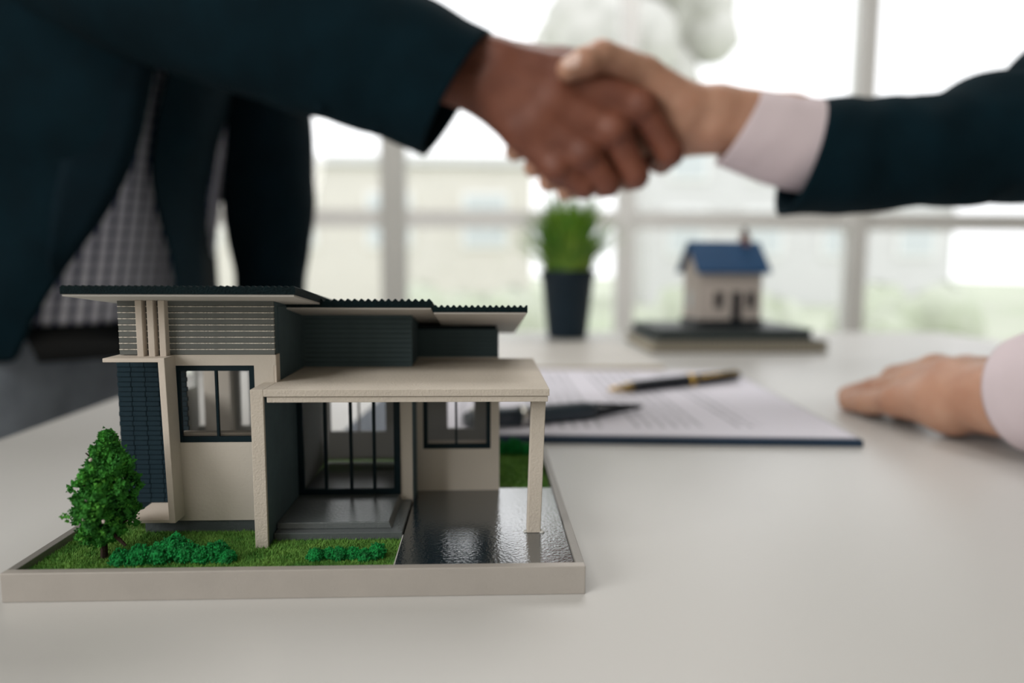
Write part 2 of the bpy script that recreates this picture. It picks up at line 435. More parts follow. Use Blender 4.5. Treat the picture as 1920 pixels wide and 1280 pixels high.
def roof(x0, x1, y0, y1, zb, th, slope, pitch, amp):
    dz = slope*(y1-y0)
    n = int((x1-x0)/pitch*8); mb = MB()
    top = []
    for i in range(n+1):
        x = x0+(x1-x0)*i/n
        top.append((x, zb+th-amp+amp*(.5-.5*math.cos(2*math.pi*(x-x0)/pitch))))
    base = len(mb.v)
    for x, z in top:
        mb.v += [T(x, y0, z), T(x, y1, z+dz), T(x, y0, zb), T(x, y1, zb+dz)]
    for i in range(n):
        a, b = 4*i, 4*i+4
        mb.f += [(a, b, b+1, a+1), (a+2, a+3, b+3, b+2), (a, a+2, b+2, b), (a+1, b+1, b+3, a+3)]; mb.mi += [0]*4
    e = 4*n
    mb.f += [(0, 1, 3, 2), (e, e+2, e+3, e+1)]; mb.mi += [0, 0]
    r = mb.build('roof_sheet', 'roof_dark', house)
    wedge(x0+.0006, x1-.0006, y0+.0006, y1, zb-.0008, zb, zb).build('soffit', 'soffit', r)
    sv = r.children[0].data.vertices
    off = origin(r)
    for v in sv:
        wy = (v.co.y+off.y)/S
        v.co.z += slope*(wy-y0)*S
    return r
roof(.0163, .1133, .024, .19, .1226, .0038, -.125, .0027, .0007)
roof(.0885, .1676, .07, .20, .1145, .0044, -.168, .0033, .0013)
roof(.1677, .2147, .07, .205, .1123, .0036, -.168, .0030, .0012)

# --- porch / carport
BX('carport_column', 'cream_board', house, .0908, .0965, .0303, .0322, G-.0005, .0808, .0002)
BX('porch_wall', 'slat_dark', house, .0914, .0963, .0322, .084, G-.0005, .0776, .0001)
BX('canopy_slab', 'cream_board', house, .0908, .0965, .0322, .0501, .0776, .0808, .0001)
BX('canopy_slab', 'cream_board', house, .0965, .2222, .0303, .1345, .0776, .0808, .0002)
BX('canopy_beam', 'cream_board', house, .0978, .2216, .0309, .0345, .0749, .0774, .0002)
BX('canopy_beam', 'cream_board', house, .1555, .1585, .0345, .1345, .0749, .0776, .0001)
MB().hexa([T(.2132, .0400, .0107), T(.2196, .0400, .0107), T(.2196, .0465, .0107), T(.2132, .0465, .0107),
           T(.2148, .0385, .0750), T(.2214, .0385, .0750), T(.2214, .0450, .0750), T(.2148, .0450, .0750)]).build('carport_column', 'cream_board', house, .0003)
gl = MB()
for (gx, gy, gr) in ((.2127, .0415, .0012), (.2202, .0408, .0014), (.2198, .0425, .0011), (.216, .0472, .0012)): blob(gl, T(gx, gy, .0109), gr*S, 1, .3, (1, 1, .5))
gl.build('glue_bead', 'glue', house, smooth=True)
BX('step', 'step_grey', house, .0966, .1553, .0385, .084, .0085, .0125, .0003)
MB().hexa([T(.0966, .0432, .0125), T(.1500, .0432, .0125), T(.1500, .084, .0125), T(.0966, .084, .0125),
           T(.0966, .0438, .0155), T(.1485, .0438, .0155), T(.1485, .084, .0155), T(.0966, .084, .0155)]).build('step', 'step_grey', house, .0003)
# glass doors
dy = .0835
df = MB().box(.0962, .0992, dy, dy+.002, .0155, .0776).box(.146, .1493, dy, dy+.002, .0155, .0776).box(.0992, .146, dy, dy+.002, .0155, .0185).box(.0992, .146, dy, dy+.002, .073, .0776).build('glass_door', 'frame_dark', house, .0001)
mul = [.1106, .12375, .13575]
for m_ in mul: BX('mullion', 'frame_dark', df, m_-.0008, m_+.0008, dy-.0002, dy+.0017, .0185, .073, .0001)
xs = [.0992]+[q for m_ in mul for q in (m_-.0008, m_+.0008)]+[.146]
for a, b in zip(xs[::2], xs[1::2]): BX('pane', 'pane', df, a, b, dy+.0007, dy+.0011, .0185, .073, 0)
BX('front_wall', 'cream', house, .1488, .1556, .0845, .0875, .0085, .0776, .0002)
BX('side_wall', 'slat_dark', house, .1552, .1561, .0850, .1036, .0107, .0776, 0)  # dark panel over the cream wall, its colour stands in for shade
BX('side_wall', 'inside', house, .1535, .1552, .0875, .15, .0085, .0776, 0)
MB().box(.0963, .1555, .15, .153, .0155, .033).box(.0963, .0985, .15, .153, .033, .0776).box(.1325, .1705, .15, .153, .033, .0776).box(.1155, .1163, .15, .153, .033, .0776).build('rear_wall', 'inside', house)
MB().box(.1555, .2, .15, .153, .0107, .0345).box(.187, .2, .15, .153, .0345, .0776).build('rear_wall', 'inside', house)
BX('floor_slab', 'step_grey', house, .0963, .1535, .0855, .15, .008, .0145, 0)
# garage room
MB().box(.1561, .1595, .1035, .1062, .0095, .0776).box(.1968, .2016, .1035, .1062, .0095, .0776).box(.1595, .1968, .1035, .1062, .0095, .0343).box(.1595, .1968, .1035, .1062, .0705, .0776).build('front_wall', 'cream', house)
window(.1593, .197, .1040, .0342, .0706, [.1777])
BX('window_ledge', 'cream_edge', house, .16, .1963, .1062, .111, .0352, .0376)
BX('side_wall', 'cream', house, .1985, .2016, .1062, .153, .0095, .0776, 0)
BX('floor_slab', 'step_grey', house, .1556, .1985, .1062, .15, .009, .0112, 0)
# upper volumes
wedge(.0964, .1541, .1012, .19, .0808, .1092, .094).build('upper_wall', 'slat_dark', house)
siding(.0964, .1544, .1, .0808, .1093, 11, 'slat_dark', 'slat_dark')
wedge(.1541, .2015, .1345, .19, .0776, .0982, .0925).build('upper_wall', 'slat_dark', house)
wedge(.1541, .2005, .1385, .19, .0925, .0999, .0915).build('upper_wall', 'frame_dark', house)  # shadow gap under the soffit, put in as a near-black box
siding(.1541, .2017, .1335, .0812, .0982, 7, 'slat_dark', 'slat_dark')
BX('ledge', 'cream_edge', house, .1541, .2017, .1325, .1350, .0806, .0815)

# --- model trees and shrubs
def clump(x, y, z, r, n, m, name, parent, sz=(1, 1, 1), rr=(.16, .34)):
    mb = MB()
    for _ in range(n):
        d = Vector((rnd.gauss(0, 1), rnd.gauss(0, 1), rnd.gauss(0, 1))).normalized()*(rnd.random()**.4)
        blob(mb, T(x+d.x*r*sz[0], y+d.y*r*sz[1], max(z+d.z*r*sz[2], G)), r*S*rnd.uniform(*rr), 1, .7)
    return mb.build(name, m, parent, kind=None)
def model_tree(x, y):
    # crown outline measured as radius by height
    prof = [(.018, .006), (.022, .0125), (.028, .0160), (.036, .0155), (.044, .0125), (.052, .0092), (.058, .0052), (.0645, .0012)]
    tr = MB().tube([T(x, y, G-.001), T(x+.0003, y, .02), T(x+.0015, y, .045)], [.0016*S, .0013*S, .0006*S], 8).build('trunk', 'tree_trunk', house)
    tr.name = 'model_tree'
    bmb = MB()
    for k in range(14):
        a = k*2.4; z = .02+.0025*k; rr = .011*(1-k/20)
        bmb.tube([T(x+.0005, y, z), T(x+math.cos(a)*rr, y+math.sin(a)*rr, z+.006)], [.0006*S, .0003*S], 5)
    bmb.build('branches', 'tree_trunk', tr)
    for m_, n, tri in (('tree_leaf', 900, 0), ('tree_leaf_light', 380, 1)):
        mb = MB()
        for _ in range(n):
            z = rnd.uniform(.017, .064)
            for (z0, r0), (z1, r1) in zip(prof, prof[1:]):
                if z0 <= z <= z1: R_ = r0+(r1-r0)*(z-z0)/(z1-z0); break
            else: R_ = .004
            a = rnd.random()*6.28; q = R_*(rnd.random()**.35)
            lump = .80+.62*noise.noise(Vector((math.cos(a)*1.8, math.sin(a)*1.8, z*170)))
            q *= lump
            cx = x + (z-.02)*.10
            c = T(cx+q*math.cos(a), y+q*math.sin(a), z)
            s_ = S*rnd.uniform(.0007, .0015)*(1 if tri == 0 else .6)
            if tri == 0: blob(mb, c, s_, 1, .9)
            for _k in range(7):
                d = Vector((rnd.gauss(0, 1), rnd.gauss(0, 1), rnd.gauss(0, 1))).normalized()
                e1 = d.orthogonal().normalized(); e2 = d.cross(e1); k_ = .00058*S*rnd.uniform(.6, 1.5)
                p = c+d*s_*rnd.uniform(1.0, 1.55)
                mb.add([p-e1*k_, p+e1*k_, p+d*k_*1.6+e2*k_*.6, p+e2*k_*1.1], [(0, 1, 2), (0, 2, 3)])
        o = mb.build('crown' if tri == 0 else 'leaf_tips', m_, tr)
        o['kind'] = 'stuff'
    fl = MB()
    for (dx, dz) in ((-.0035, .0475), (.0005, .0385), (-.0005, .031), (.0075, .030), (.001, .0545)):
        blob(fl, T(x+dx, y-.0125*(1-(dz-.03)*16), dz), .0007*S, 1, .6)
    fl.build('blossom', 'blossom', tr)
    MB().tube([T(x+.007, y-.004, .021), T(x+.012, y-.005, .0165)], [.001*S, .0006*S], 6).build('branch', 'tree_trunk', tr)
    return tr
model_tree(.0293, .0215)
def shrub(cs):
    mb = MB()
    for (x, y, z, r) in cs:
        for _ in range(900):
            d = Vector((rnd.gauss(0, 1), rnd.gauss(0, 1), rnd.gauss(0, 1)))
            d = d.normalized(); d *= (.8+.25*rnd.random())*(.75+.6*abs(noise.noise(d*2.1+Vector((x*900, y*700, 0)))))
            p = T(x+d.x*r, y+d.y*r*.8, z+d.z*r)
            if p.z < T(0, 0, G)[2]: continue
            blob(mb, p, r*S*rnd.uniform(.045, .095), 0, 1.0)
        blob(mb, T(x, y, z), r*S*.72, 2, .3)
    o = mb.build('shrub', 'shrub', house); return o
shrub([(.0400, .0150, .0105, .0050), (.0475, .0155, .0115, .0058), (.0555, .0165, .0120, .0058)])
shrub([(.0605, .0185, .0145, .0058), (.0660, .0170, .0120, .0056)])
shrub([(.0725, .0165, .0110, .0052), (.0790, .0175, .0118, .0056), (.0835, .0160, .0105, .0042)])
shrub([(.1205, .0165, .0108, .0038), (.1260, .0185, .0105, .0034)])
shrub([(.1310, .0165, .0112, .0038), (.1365, .0175, .0108, .0036), (.1420, .0160, .0108, .0036), (.1470, .0175, .0118, .0042)])
shrub([(.205, .186, .011, .006), (.213, .187, .012, .007), (.221, .185, .011, .006)])

# ================================================================== desk things
def frame2(ox, oy, ang, oz=0.):
    c, s = math.cos(ang), math.sin(ang)
    return lambda x, y, z: T(ox+c*x-s*y, oy+s*x+c*y, oz+z)
cb = empty('clipboard', T(.33, .37, 0), 'dark blue clipboard holding a printed sheet, behind the model house', 'clipboard')
fb = frame2(.4800, .2290, -.07)
MB().box(-.40, 0, 0, .345, 0, .0055, 0, fb).build('board', 'board_blue', cb, .0006)
MB().box(-.385, -.334, .12, .225, .0055, .010, 0, fb).build('clip', 'metal_silver', cb, .0008)
MB().tube([fb(-.350, .13, .011), fb(-.345, .172, .018), fb(-.350, .215, .011)], .0022, 8).build('clip_lever', 'metal_silver', cb, smooth=True)
sh = MB().box(-.35, -.0035, .004, .342, .0056, .0066, 0, fb).build('paper', 'printed_paper', None)
tag(sh, 'white printed sheet lying on the dark blue clipboard', 'paper')
def pen(name, p0, p1, r, mbarrel, mtip, mband, label, tipfrac, bandfrac, endm):
    e = empty(name, (p0+p1)/2-Vector((0, 0, r)), label, 'pen'); q = lambda t: p0.lerp(p1, t)
    MB().tube([q(tipfrac), q(tipfrac+.05), q(bandfrac-.015), q(bandfrac-.01)], [r*.85, r, r, r*.98], 14).build('barrel', mbarrel, e, smooth=True)
    MB().tube([q(0), q(.02), q(tipfrac)], [r*.12, r*.3, r*.85], 12).build('nib', mtip, e, smooth=True)
    MB().tube([q(bandfrac-.015), q(bandfrac+.02)], r*1.12, 14).build('band', mband, e, smooth=True)
    MB().tube([q(bandfrac+.02), q(.97), q(1)], [r, r*.95, r*.7], 14).build('cap', endm, e, smooth=True)
    up = Vector((0, 0, r*1.0)); side = (p1-p0).cross(Vector((0, 0, 1))).normalized()*r*.9
    MB().tube([q(.96)+up*.6+side, q(.95)+up*.8+side*1.2, q(bandfrac+.05)+up*.6+side*1.2], r*.2, 6).build('clip', mband, e, smooth=True)
zp = .0066
pA0, pA1 = T(.3178, .4108, zp+.0056), T(.4815, .4945, zp+.0074)
pen('ballpoint_pen', pA0, pA1, .0050, 'pen_black', 'metal_gold', 'metal_gold', 'black ballpoint pen with gold tip and clip, farther pen on the sheet', .16, .60, 'pen_black')
pB0, pB1 = T(.3330, .3240, zp+.0062), T(.178, .2580, zp+.0092)
pen('fountain_pen', pB0, pB1, .0062, 'pen_grey', 'pen_black', 'metal_silver', 'dark grey pen with silver band, half hidden behind the carport column', .30, .70, 'pen_grey')

wb = empty('white_notebook', T(.34, .72, 0), 'white closed notebook lying between the clipboard and the potted grass', 'notebook')
fw = frame2(.4280, .6060, .05)
MB().box(-.24, 0, 0, .30, 0, .0012, 0, fw).build('back_cover', 'book_white', wb, .0004)
MB().box(-.239, -.001, .001, .299, .0012, .0075, 0, fw).build('page_block', 'pages', wb, .0002)
MB().box(-.24, 0, 0, .30, .0075, .0088, 0, fw).build('front_cover', 'book_white', wb, .0004)

# potted grass
px_, py_ = .352, 1.045
pot = empty('potted_grass', T(px_, py_, 0), 'small navy tapered pot of upright artificial grass, left of the toy house', 'plant')
pz0, pz1 = .0, .128
pm = MB()
def ring(z, r): return [T(px_+r*math.cos(2*math.pi*k/32), py_+r*math.sin(2*math.pi*k/32), z) for k in range(32)]
prof = [(0, .001), (0, .036), (.004, .038), (.115, .0495), (.117, .0525), (.128, .0535), (.1285, .050), (.112, .047)]
for z, r in prof: pm.v += ring(z, r)
for i in range(len(prof)-1):
    for k in range(32): pm.f.append((i*32+k, i*32+(k+1) % 32, (i+1)*32+(k+1) % 32, (i+1)*32+k)); pm.mi.append(0)
pm.build('pot', 'pot_navy', pot, smooth=True)
MB().add(ring(.114, .0475), [tuple(range(32))]).build('soil', 'pot_soil', pot)
bl = MB()
for i in range(480):
    a = rnd.random()*6.28; r0 = .042*math.sqrt(rnd.random()); sp_ = rnd.random()**1.25
    h = rnd.uniform(.12, .20)*(1-.40*sp_); out = .012+.14*sp_*rnd.uniform(.5, 1)
    pts = []
    for t in (0, .35, .7, 1):
        rr = r0+out*t**1.8; pts.append((px_+rr*math.cos(a), py_+rr*math.sin(a), .112+h*(t-.22*sp_*t*t)))
    wv = .0029; ca, sa = -math.sin(a), math.cos(a); n0 = len(bl.v)
    for t, (x, y, z) in zip((1, .95, .7, .05), pts): bl.v += [T(x-ca*wv*t, y-sa*wv*t, z), T(x+ca*wv*t, y+sa*wv*t, z)]
    for k in range(3): bl.f.append((n0+2*k, n0+2*k+1, n0+2*k+3, n0+2*k+2)); bl.mi.append(0)
bl.build('grass_blades', 'blade', pot, kind='stuff')

# notebooks and toy house
def notebook(name, fr, wd, dp, z0, z1, cover, page, label, rings):
    e = empty(name, fr(wd/2, dp/2, z0), label, 'notebook')
    c = .0016
    MB().box(0, wd, 0, dp, z0, z0+c, 0, fr).build('back_cover', cover, e, .0003)
    MB().box(.002, wd-.002, .004, dp-.002, z0+c, z1-c, 0, fr).build('page_block', page, e)
    MB().box(0, wd, 0, dp, z1-c, z1, 0, fr).build('front_cover', cover, e, .0003)
    if rings:
        h = (z1-z0)/2; n = 34; first = None
        for k in range(n):
            x = wd*(k+.5)/n
            if first is None:
                pts = [fr(x, .004+h*1.1*math.cos(a), z0+h+(h+.0006)*math.sin(a)) for a in [2*math.pi*j/12 for j in range(13)]]
                first = MB().tube(pts, .0015, 6).build('ring', 'wire', e, smooth=True); x0_ = x
            else:
                q = first.copy(); COL.objects.link(q); q.location = fr(x, 0, 0)-fr(x0_, 0, 0)
fn = frame2(.4560, .8050, .0)
notebook('spiral_notebook', fn, .286, .20, 0, .0190, 'cover_grey', 'pages', 'lower thick wire-bound notebook with tan page edges, under the black one', True)
fn2 = frame2(.4700, .8150, .02)
notebook('notebook', fn2, .255, .18, .0191, .0365, 'cover_black', 'cover_grey', 'upper black-covered notebook directly under the blue-roofed toy house', False)
def toy_house():
    ox, oy, oz = T(.610, .93, .0365)
    e = empty('toy_house', (ox, oy, oz), 'small white toy house with a blue gabled roof on the notebooks', 'model house')
    c, s = math.cos(.10), math.sin(.10)
    fr = lambda x, y, z: Vector((ox+c*x-s*y, oy+s*x+c*y, oz+z))
    W2, D2, H, R_ = .045, .028, .076, .113
    MB().box(-W2-.002, W2+.002, -D2-.003, D2+.003, 0, .008, 0, fr).build('base', 'cover_black', e, .0005)
    wl = MB().add([fr(-W2, -D2, .008), fr(W2, -D2, .008), fr(W2, D2, .008), fr(-W2, D2, .008), fr(-W2, -D2, H), fr(W2, -D2, H), fr(W2, D2, H), fr(-W2, D2, H), fr(-W2, 0, R_-.004), fr(W2, 0, R_-.004)],
             [(3, 2, 1, 0), (0, 1, 5, 4), (2, 3, 7, 6), (1, 2, 6, 9, 5), (3, 0, 4, 8, 7), (4, 5, 9, 8), (6, 7, 8, 9)]).build('wall', 'house_white', e)
    for sg in (-1, 1):
        y1, z1 = sg*(D2+.010), H-.006
        MB().hexa([fr(-W2-.008, 0, R_-.002), fr(W2+.008, 0, R_-.002), fr(W2+.008, y1, z1), fr(-W2-.008, y1, z1),
                   fr(-W2-.008, 0, R_+.002), fr(W2+.008, 0, R_+.002), fr(W2+.008, y1, z1+.004), fr(-W2-.008, y1, z1+.004)]).build('roof_slope', 'roof_blue', e, .0004)
    MB().box(.026, .036, -.006, .006, R_-.012, R_+.014, 0, fr).build('chimney', 'chimney_brick', e, .0004)
    MB().box(.0285, .0335, -.0025, .0025, R_+.014, R_+.021, 0, fr).build('chimney_pot', 'house_door', e, .0004)
    MB().box(.002, .015, -D2-.0015, -D2+.001, .008, .046, 0, fr).build('door', 'house_door', e, .0003)
    for cx in (-.018, .028):
        f = MB().box(cx-.008, cx+.008, -D2-.0015, -D2+.001, .022, .048, 0, fr).build('window', 'house_white', e, .0003)
        MB().box(cx-.0062, cx-.0006, -D2-.002, -D2, .024, .046, 0, fr).build('pane', 'house_door', f)
        MB().box(cx+.0006, cx+.0062, -D2-.002, -D2, .024, .046, 0, fr).build('pane', 'house_door', f)
    f = MB().box(-W2-.0015, -W2+.001, -.009, .009, .022, .048, 0, fr).build('window', 'house_white', e, .0003)
    MB().box(-W2-.002, -W2, -.007, .007, .024, .046, 0, fr).build('pane', 'outside_glass', f)
toy_house()

# ================================================================== people
def smin(a, b, k):
    h = np.clip(.5+.5*(b-a)/k, 0, 1); return b*(1-h)+a*h-k*h*(1-h)
def sdf(groups, res, kk=.006):
    """groups: list of (k, [(p, q, rp, rq), ...]); blends inside a group with k, between groups with kk."""
    P_ = np.array([[*c[0]] for g in groups for c in g[1]]+[[*c[1]] for g in groups for c in g[1]])
    rm = max(max(c[2], c[3]) for g in groups for c in g[1])+.02
    lo = P_.min(0)-rm; n = np.ceil((P_.max(0)+rm-lo)/res).astype(int)+1
    tot = np.full(n, 1., np.float32)
    ax = [lo[i]+res*np.arange(n[i]) for i in range(3)]
    for k, caps in groups:
        fld = np.full(n, 1., np.float32); blo = n.copy(); bhi = np.zeros(3, int)
        for p, q, r0, r1 in caps:
            p = np.array(p[:]); q = np.array(q[:]); m = max(r0, r1)+2*k+4*res+.004
            i0 = np.maximum(((np.minimum(p, q)-m-lo)/res).astype(int), 0); i1 = np.minimum(((np.maximum(p, q)+m-lo)/res).astype(int)+2, n)
            sl = tuple(slice(a, b) for a, b in zip(i0, i1))
            X = ax[0][sl[0]][:, None, None]; Y = ax[1][sl[1]][None, :, None]; Z = ax[2][sl[2]][None, None, :]
            d = q-p; L = max(d@d, 1e-12)
            t = np.clip(((X-p[0])*d[0]+(Y-p[1])*d[1]+(Z-p[2])*d[2])/L, 0, 1)
            ds = np.sqrt((X-p[0]-t*d[0])**2+(Y-p[1]-t*d[1])**2+(Z-p[2]-t*d[2])**2)-(r0+(r1-r0)*t)
            fld[sl] = smin(fld[sl], ds.astype(np.float32), k)
            blo = np.minimum(blo, i0); bhi = np.maximum(bhi, i1)
        sl = tuple(slice(a, b) for a, b in zip(blo, bhi))
        tot[sl] = smin(tot[sl], fld[sl], kk)
    return tot, lo
def nets(Fd, lo, h):
    s = Fd < 0; nx, ny, nz = Fd.shape
    c8 = [(i, j, k) for i in (0, 1) for j in (0, 1) for k in (0, 1)]
    st = [s[i:nx-1+i, j:ny-1+j, k:nz-1+k] for i, j, k in c8]
    anyv = np.logical_or.reduce(st); allv = np.logical_and.reduce(st); act = anyv & ~allv
    I = np.argwhere(act); idx = np.full(act.shape, -1, int); idx[act] = np.arange(len(I))
    val = np.array([Fd[I[:, 0]+i, I[:, 1]+j, I[:, 2]+k] for i, j, k in c8]).T
    acc = np.zeros((len(I), 3)); cnt = np.zeros(len(I))
    for a in range(8):
        for b in range(a+1, 8):
            if sum(x != y for x, y in zip(c8[a], c8[b])) != 1: continue
            m = (val[:, a] < 0) != (val[:, b] < 0); t = val[m, a]/(val[m, a]-val[m, b])
            pa, pb = np.array(c8[a]), np.array(c8[b]); acc[m] += pa+(pb-pa)*t[:, None]; cnt[m] += 1
    verts = lo+h*(I+acc/cnt[:, None]); quads = []
    for axis in range(3):
        o1, o2 = [q for q in range(3) if q != axis]
        sl0 = [slice(None)]*3; sl1 = [slice(None)]*3; sl0[axis] = slice(0, -1); sl1[axis] = slice(1, None)
        E = np.argwhere(s[tuple(sl0)] != s[tuple(sl1)])
        E = E[(E[:, o1] > 0) & (E[:, o2] > 0) & (E[:, o1] < act.shape[o1]) & (E[:, o2] < act.shape[o2])]
        u = np.zeros(3, int); v = np.zeros(3, int); u[o1] = 1; v[o2] = 1
        g = lambda e: idx[e[:, 0], e[:, 1], e[:, 2]]
        q = np.stack([g(E-u-v), g(E-v), g(E), g(E-u)], 1)
        flip = s[E[:, 0], E[:, 1], E[:, 2]] ^ (axis == 1)
        q[~flip] = q[~flip][:, ::-1]; quads.append(q)
    return verts, np.concatenate(quads)
def np_mesh(name, parts):
    vs = np.concatenate([p[0] for p in parts]); off = 0; fs = []
    for v, f in parts: fs.append(f+off); off += len(v)
    fs = np.concatenate(fs); me = bpy.data.meshes.new(name)
    me.vertices.add(len(vs)); me.vertices.foreach_set('co', vs.astype(np.float32).ravel())
    me.loops.add(fs.size); me.loops.foreach_set('vertex_index', fs.astype(np.int32).ravel())
    me.polygons.add(len(fs)); me.polygons.foreach_set('loop_start', np.arange(0, fs.size, 4, dtype=np.int32))
    me.update(calc_edges=True); me.validate(); return me
def body(name, parent, parts, mats, spots=()):
    """one mesh: spots are (point, radius, material index)."""
    off = np.array(origin(parent)[:]); parts = [(v-off, f) for v, f in parts]
    me = np_mesh(name, parts); o = link(name, me, mats, parent, True)
    if spots:
        c = np.empty(len(me.polygons)*3, np.float32); me.polygons.foreach_get('center', c); c = c.reshape(-1, 3)
        mi = np.zeros(len(c), np.int32)
        for p, r, i in spots: mi[np.linalg.norm(c-(np.array(p[:])-off), axis=1) < r] = i
        me.polygons.foreach_set('material_index', mi)
    return o
def surf(groups, res, kk=.006): return nets(*sdf(groups, res, kk), res)
Z0 = .585
def hp(x, y, d=0.): return at(x, y, Z0+d)
def chain(pts, rs): return [(pts[i], pts[i+1], rs[i], rs[i+1]) for i in range(len(pts)-1)]

# ---- shaking hand, dark skin (right hand, its back towards the lens)
dk = []
palm = []
palm += chain([hp(560, -20, .0), hp(935, 122, .0)], [.028, .0205])
palm += chain([hp(560, 40, .0), hp(905, 170, .0)], [.028, .0200])
palm += chain([hp(935, 122, 0), hp(1060, 148, 0), hp(1200, 203, -.002)], [.0205, .0195, .0150])
palm += chain([hp(925, 145, 0), hp(1040, 195, -.003), hp(1150, 247, -.005)], [.0190, .0175, .0150])
palm += chain([hp(915, 165, 0), hp(1010, 230, -.002), hp(1098, 290, -.004)], [.0190, .0175, .0145])
palm += chain([hp(905, 172, 0), hp(980, 245, .002), hp(1046, 316, .0)], [.0195, .0170, .0135])
palm += [(hp(1203, 203, -.006), hp(1203, 203, -.006), .0130, .0130), (hp(1151, 248, -.010), hp(1151, 248, -.010), .0130, .0130),
         (hp(1097, 292, -.008), hp(1097, 292, -.008), .0122, .0122), (hp(1045, 317, -.004), hp(1045, 317, -.004), .0112, .0112)]
dk.append((.007, palm))
dk.append((.002, chain([hp(1203, 205, -.003), hp(1256, 288, .004), hp(1240, 304, .028), hp(1190, 290, .044)], [.0134, .0114, .0102, .009])))
dk.append((.002, chain([hp(1151, 250, -.006), hp(1192, 330, .002), hp(1178, 336, .028), hp(1140, 310, .044)], [.0132, .0112, .0102, .009])))
dk.append((.002, chain([hp(1098, 292, -.005), hp(1140, 346, .002), hp(1130, 350, .026), hp(1096, 326, .042)], [.0128, .0104, .0096, .0085])))
dk.append((.002, chain([hp(1046, 318, -.001), hp(1096, 352, .003), hp(1088, 353, .022), hp(1060, 334, .036)], [.0120, .0094, .0088, .008])))
dk.append((.006, chain([hp(965, 118, .006), hp(1050, 118, .018), hp(1118, 116, .026), hp(1170, 122, .030)], [.0180, .0128, .0112, .0095])))
dark_hand = surf(dk, .0014, .002)
# ---- shaking hand, fair skin (right hand, thumb over the top)
lt = []
palm = []
palm += chain([hp(1640, 262, .012), hp(1480, 226, .012), hp(1345, 205, .014)], [.022, .0215, .0205])
palm += chain([hp(1640, 300, .012), hp(1480, 268, .012), hp(1345, 242, .014)], [.022, .0215, .0195])
palm += chain([hp(1345, 208, .014), hp(1290, 205, .014), hp(1205, 138, .004)], [.0205, .0210, .0150])
palm += chain([hp(1340, 240, .016), hp(1285, 232, .020), hp(1240, 190, .020)], [.0195, .0190, .016])
palm += chain([hp(1340, 205, .022), hp(1190, 190, .042)], [.018, .0140])
palm += chain([hp(1340, 225, .024), hp(1180, 225, .042)], [.018, .0140])
palm += chain([hp(1340, 240, .022), hp(1172, 258, .042)], [.018, .0135])
palm += chain([hp(1335, 246, .020), hp(1170, 288, .042)], [.018, .0125])
lt.append((.007, palm))
lt.append((.003, chain([hp(1210, 140, .004), hp(1128, 105, -.016), hp(1098, 116, -.023), hp(1066, 131, -.024)], [.0150, .0128, .0118, .0098])))
for a, r in (([(1190, 190, .042), (1080, 228, .040), (1002, 268, .028), (965, 284, .010)], .0112),
             ([(1180, 225, .042), (1090, 270, .040), (1034, 302, .028), (1000, 314, .008)], .0115),
             ([(1172, 258, .042), (1105, 305, .040), (1058, 330, .026), (1027, 342, .008)], .0110),
             ([(1170, 288, .042), (1120, 325, .040), (1082, 350, .024), (1059, 361, .008)], .0096)):
    lt.append((.002, chain([hp(*q) for q in a], [r*1.1, r, r*.9, r*.74])))
light_hand = surf(lt, .0014, .004)
# ---- fair hand resting on the desk
zt = TZ
def dp(x, y, z):                       # a point seen at (x, y) lying z metres above the desk
    d = MR.T @ np.array([(x-960)/F, -(y-640)/F, 1.]); t = (zt+z-CAM[2])/d[2]; return V(CAM+t*d)
W_ = dp(1905, 752, .030); W_.z = zt+.030
rest = []
wr = W_; pk_tip = dp(1592, 735, .008)
fdir = Vector((pk_tip.x-wr.x, pk_tip.y-wr.y, 0)).normalized(); sdir = Vector((fdir.y, -fdir.x, 0))   # towards the thumb side (right of the fingers)
def rp(a, b, z):
    if a > 0: a *= .84
    return wr+fdir*a+sdir*b+Vector((0, 0, z-wr.z+zt))
palm = []
fore = rp(-.20, -.02, .078)
for off in (-.009, .009):
    palm += chain([fore+sdir*off, rp(-.05, off, .034), rp(0, off, .029)], [.030, .0225, .0195])
for (b0, b1, a1, z1, r1) in ((.014, .030, .082, .036, .0120), (.005, .010, .088, .036, .0125), (-.006, -.010, .084, .029, .0120), (-.012, -.027, .076, .019, .0115)):
    palm += chain([rp(0, b0, .032), rp(a1*.55, (b0+b1)/2, .033 if b1 > -.02 else .024), rp(a1, b1, z1)], [.0185, .0165, r1])
palm += chain([rp(.02, .010, .02), rp(.05, .0, .018), rp(.035, -.014, .018)], [.016, .015, .015])
rest.append((.007, palm))
for (b0, a1, z1, a2, b2, z2, a3, b3, z3, r) in ((.030, .082, .036, .118, .026, .032, .136, .02, .009, .0098), (.010, .088, .036, .128, .006, .026, .150, .002, .009, .010),
        (-.010, .084, .029, .126, -.012, .018, .158, -.014, .009, .0095), (-.027, .076, .019, .110, -.028, .012, .138, -.026, .008, .0085)):
    rest.append((.002, chain([rp(a1, b0, z1), rp(a2, b2, z2), rp(a3, b3, z3)], [r*1.15, r, r*.85])))
rest.append((.005, chain([rp(.015, .022, .026), rp(.055, .045, .022), rp(.085, .050, .014), rp(.105, .044, .010)], [.017, .012, .0105, .0085])))
rest_hand = surf(rest, .0016, .004)

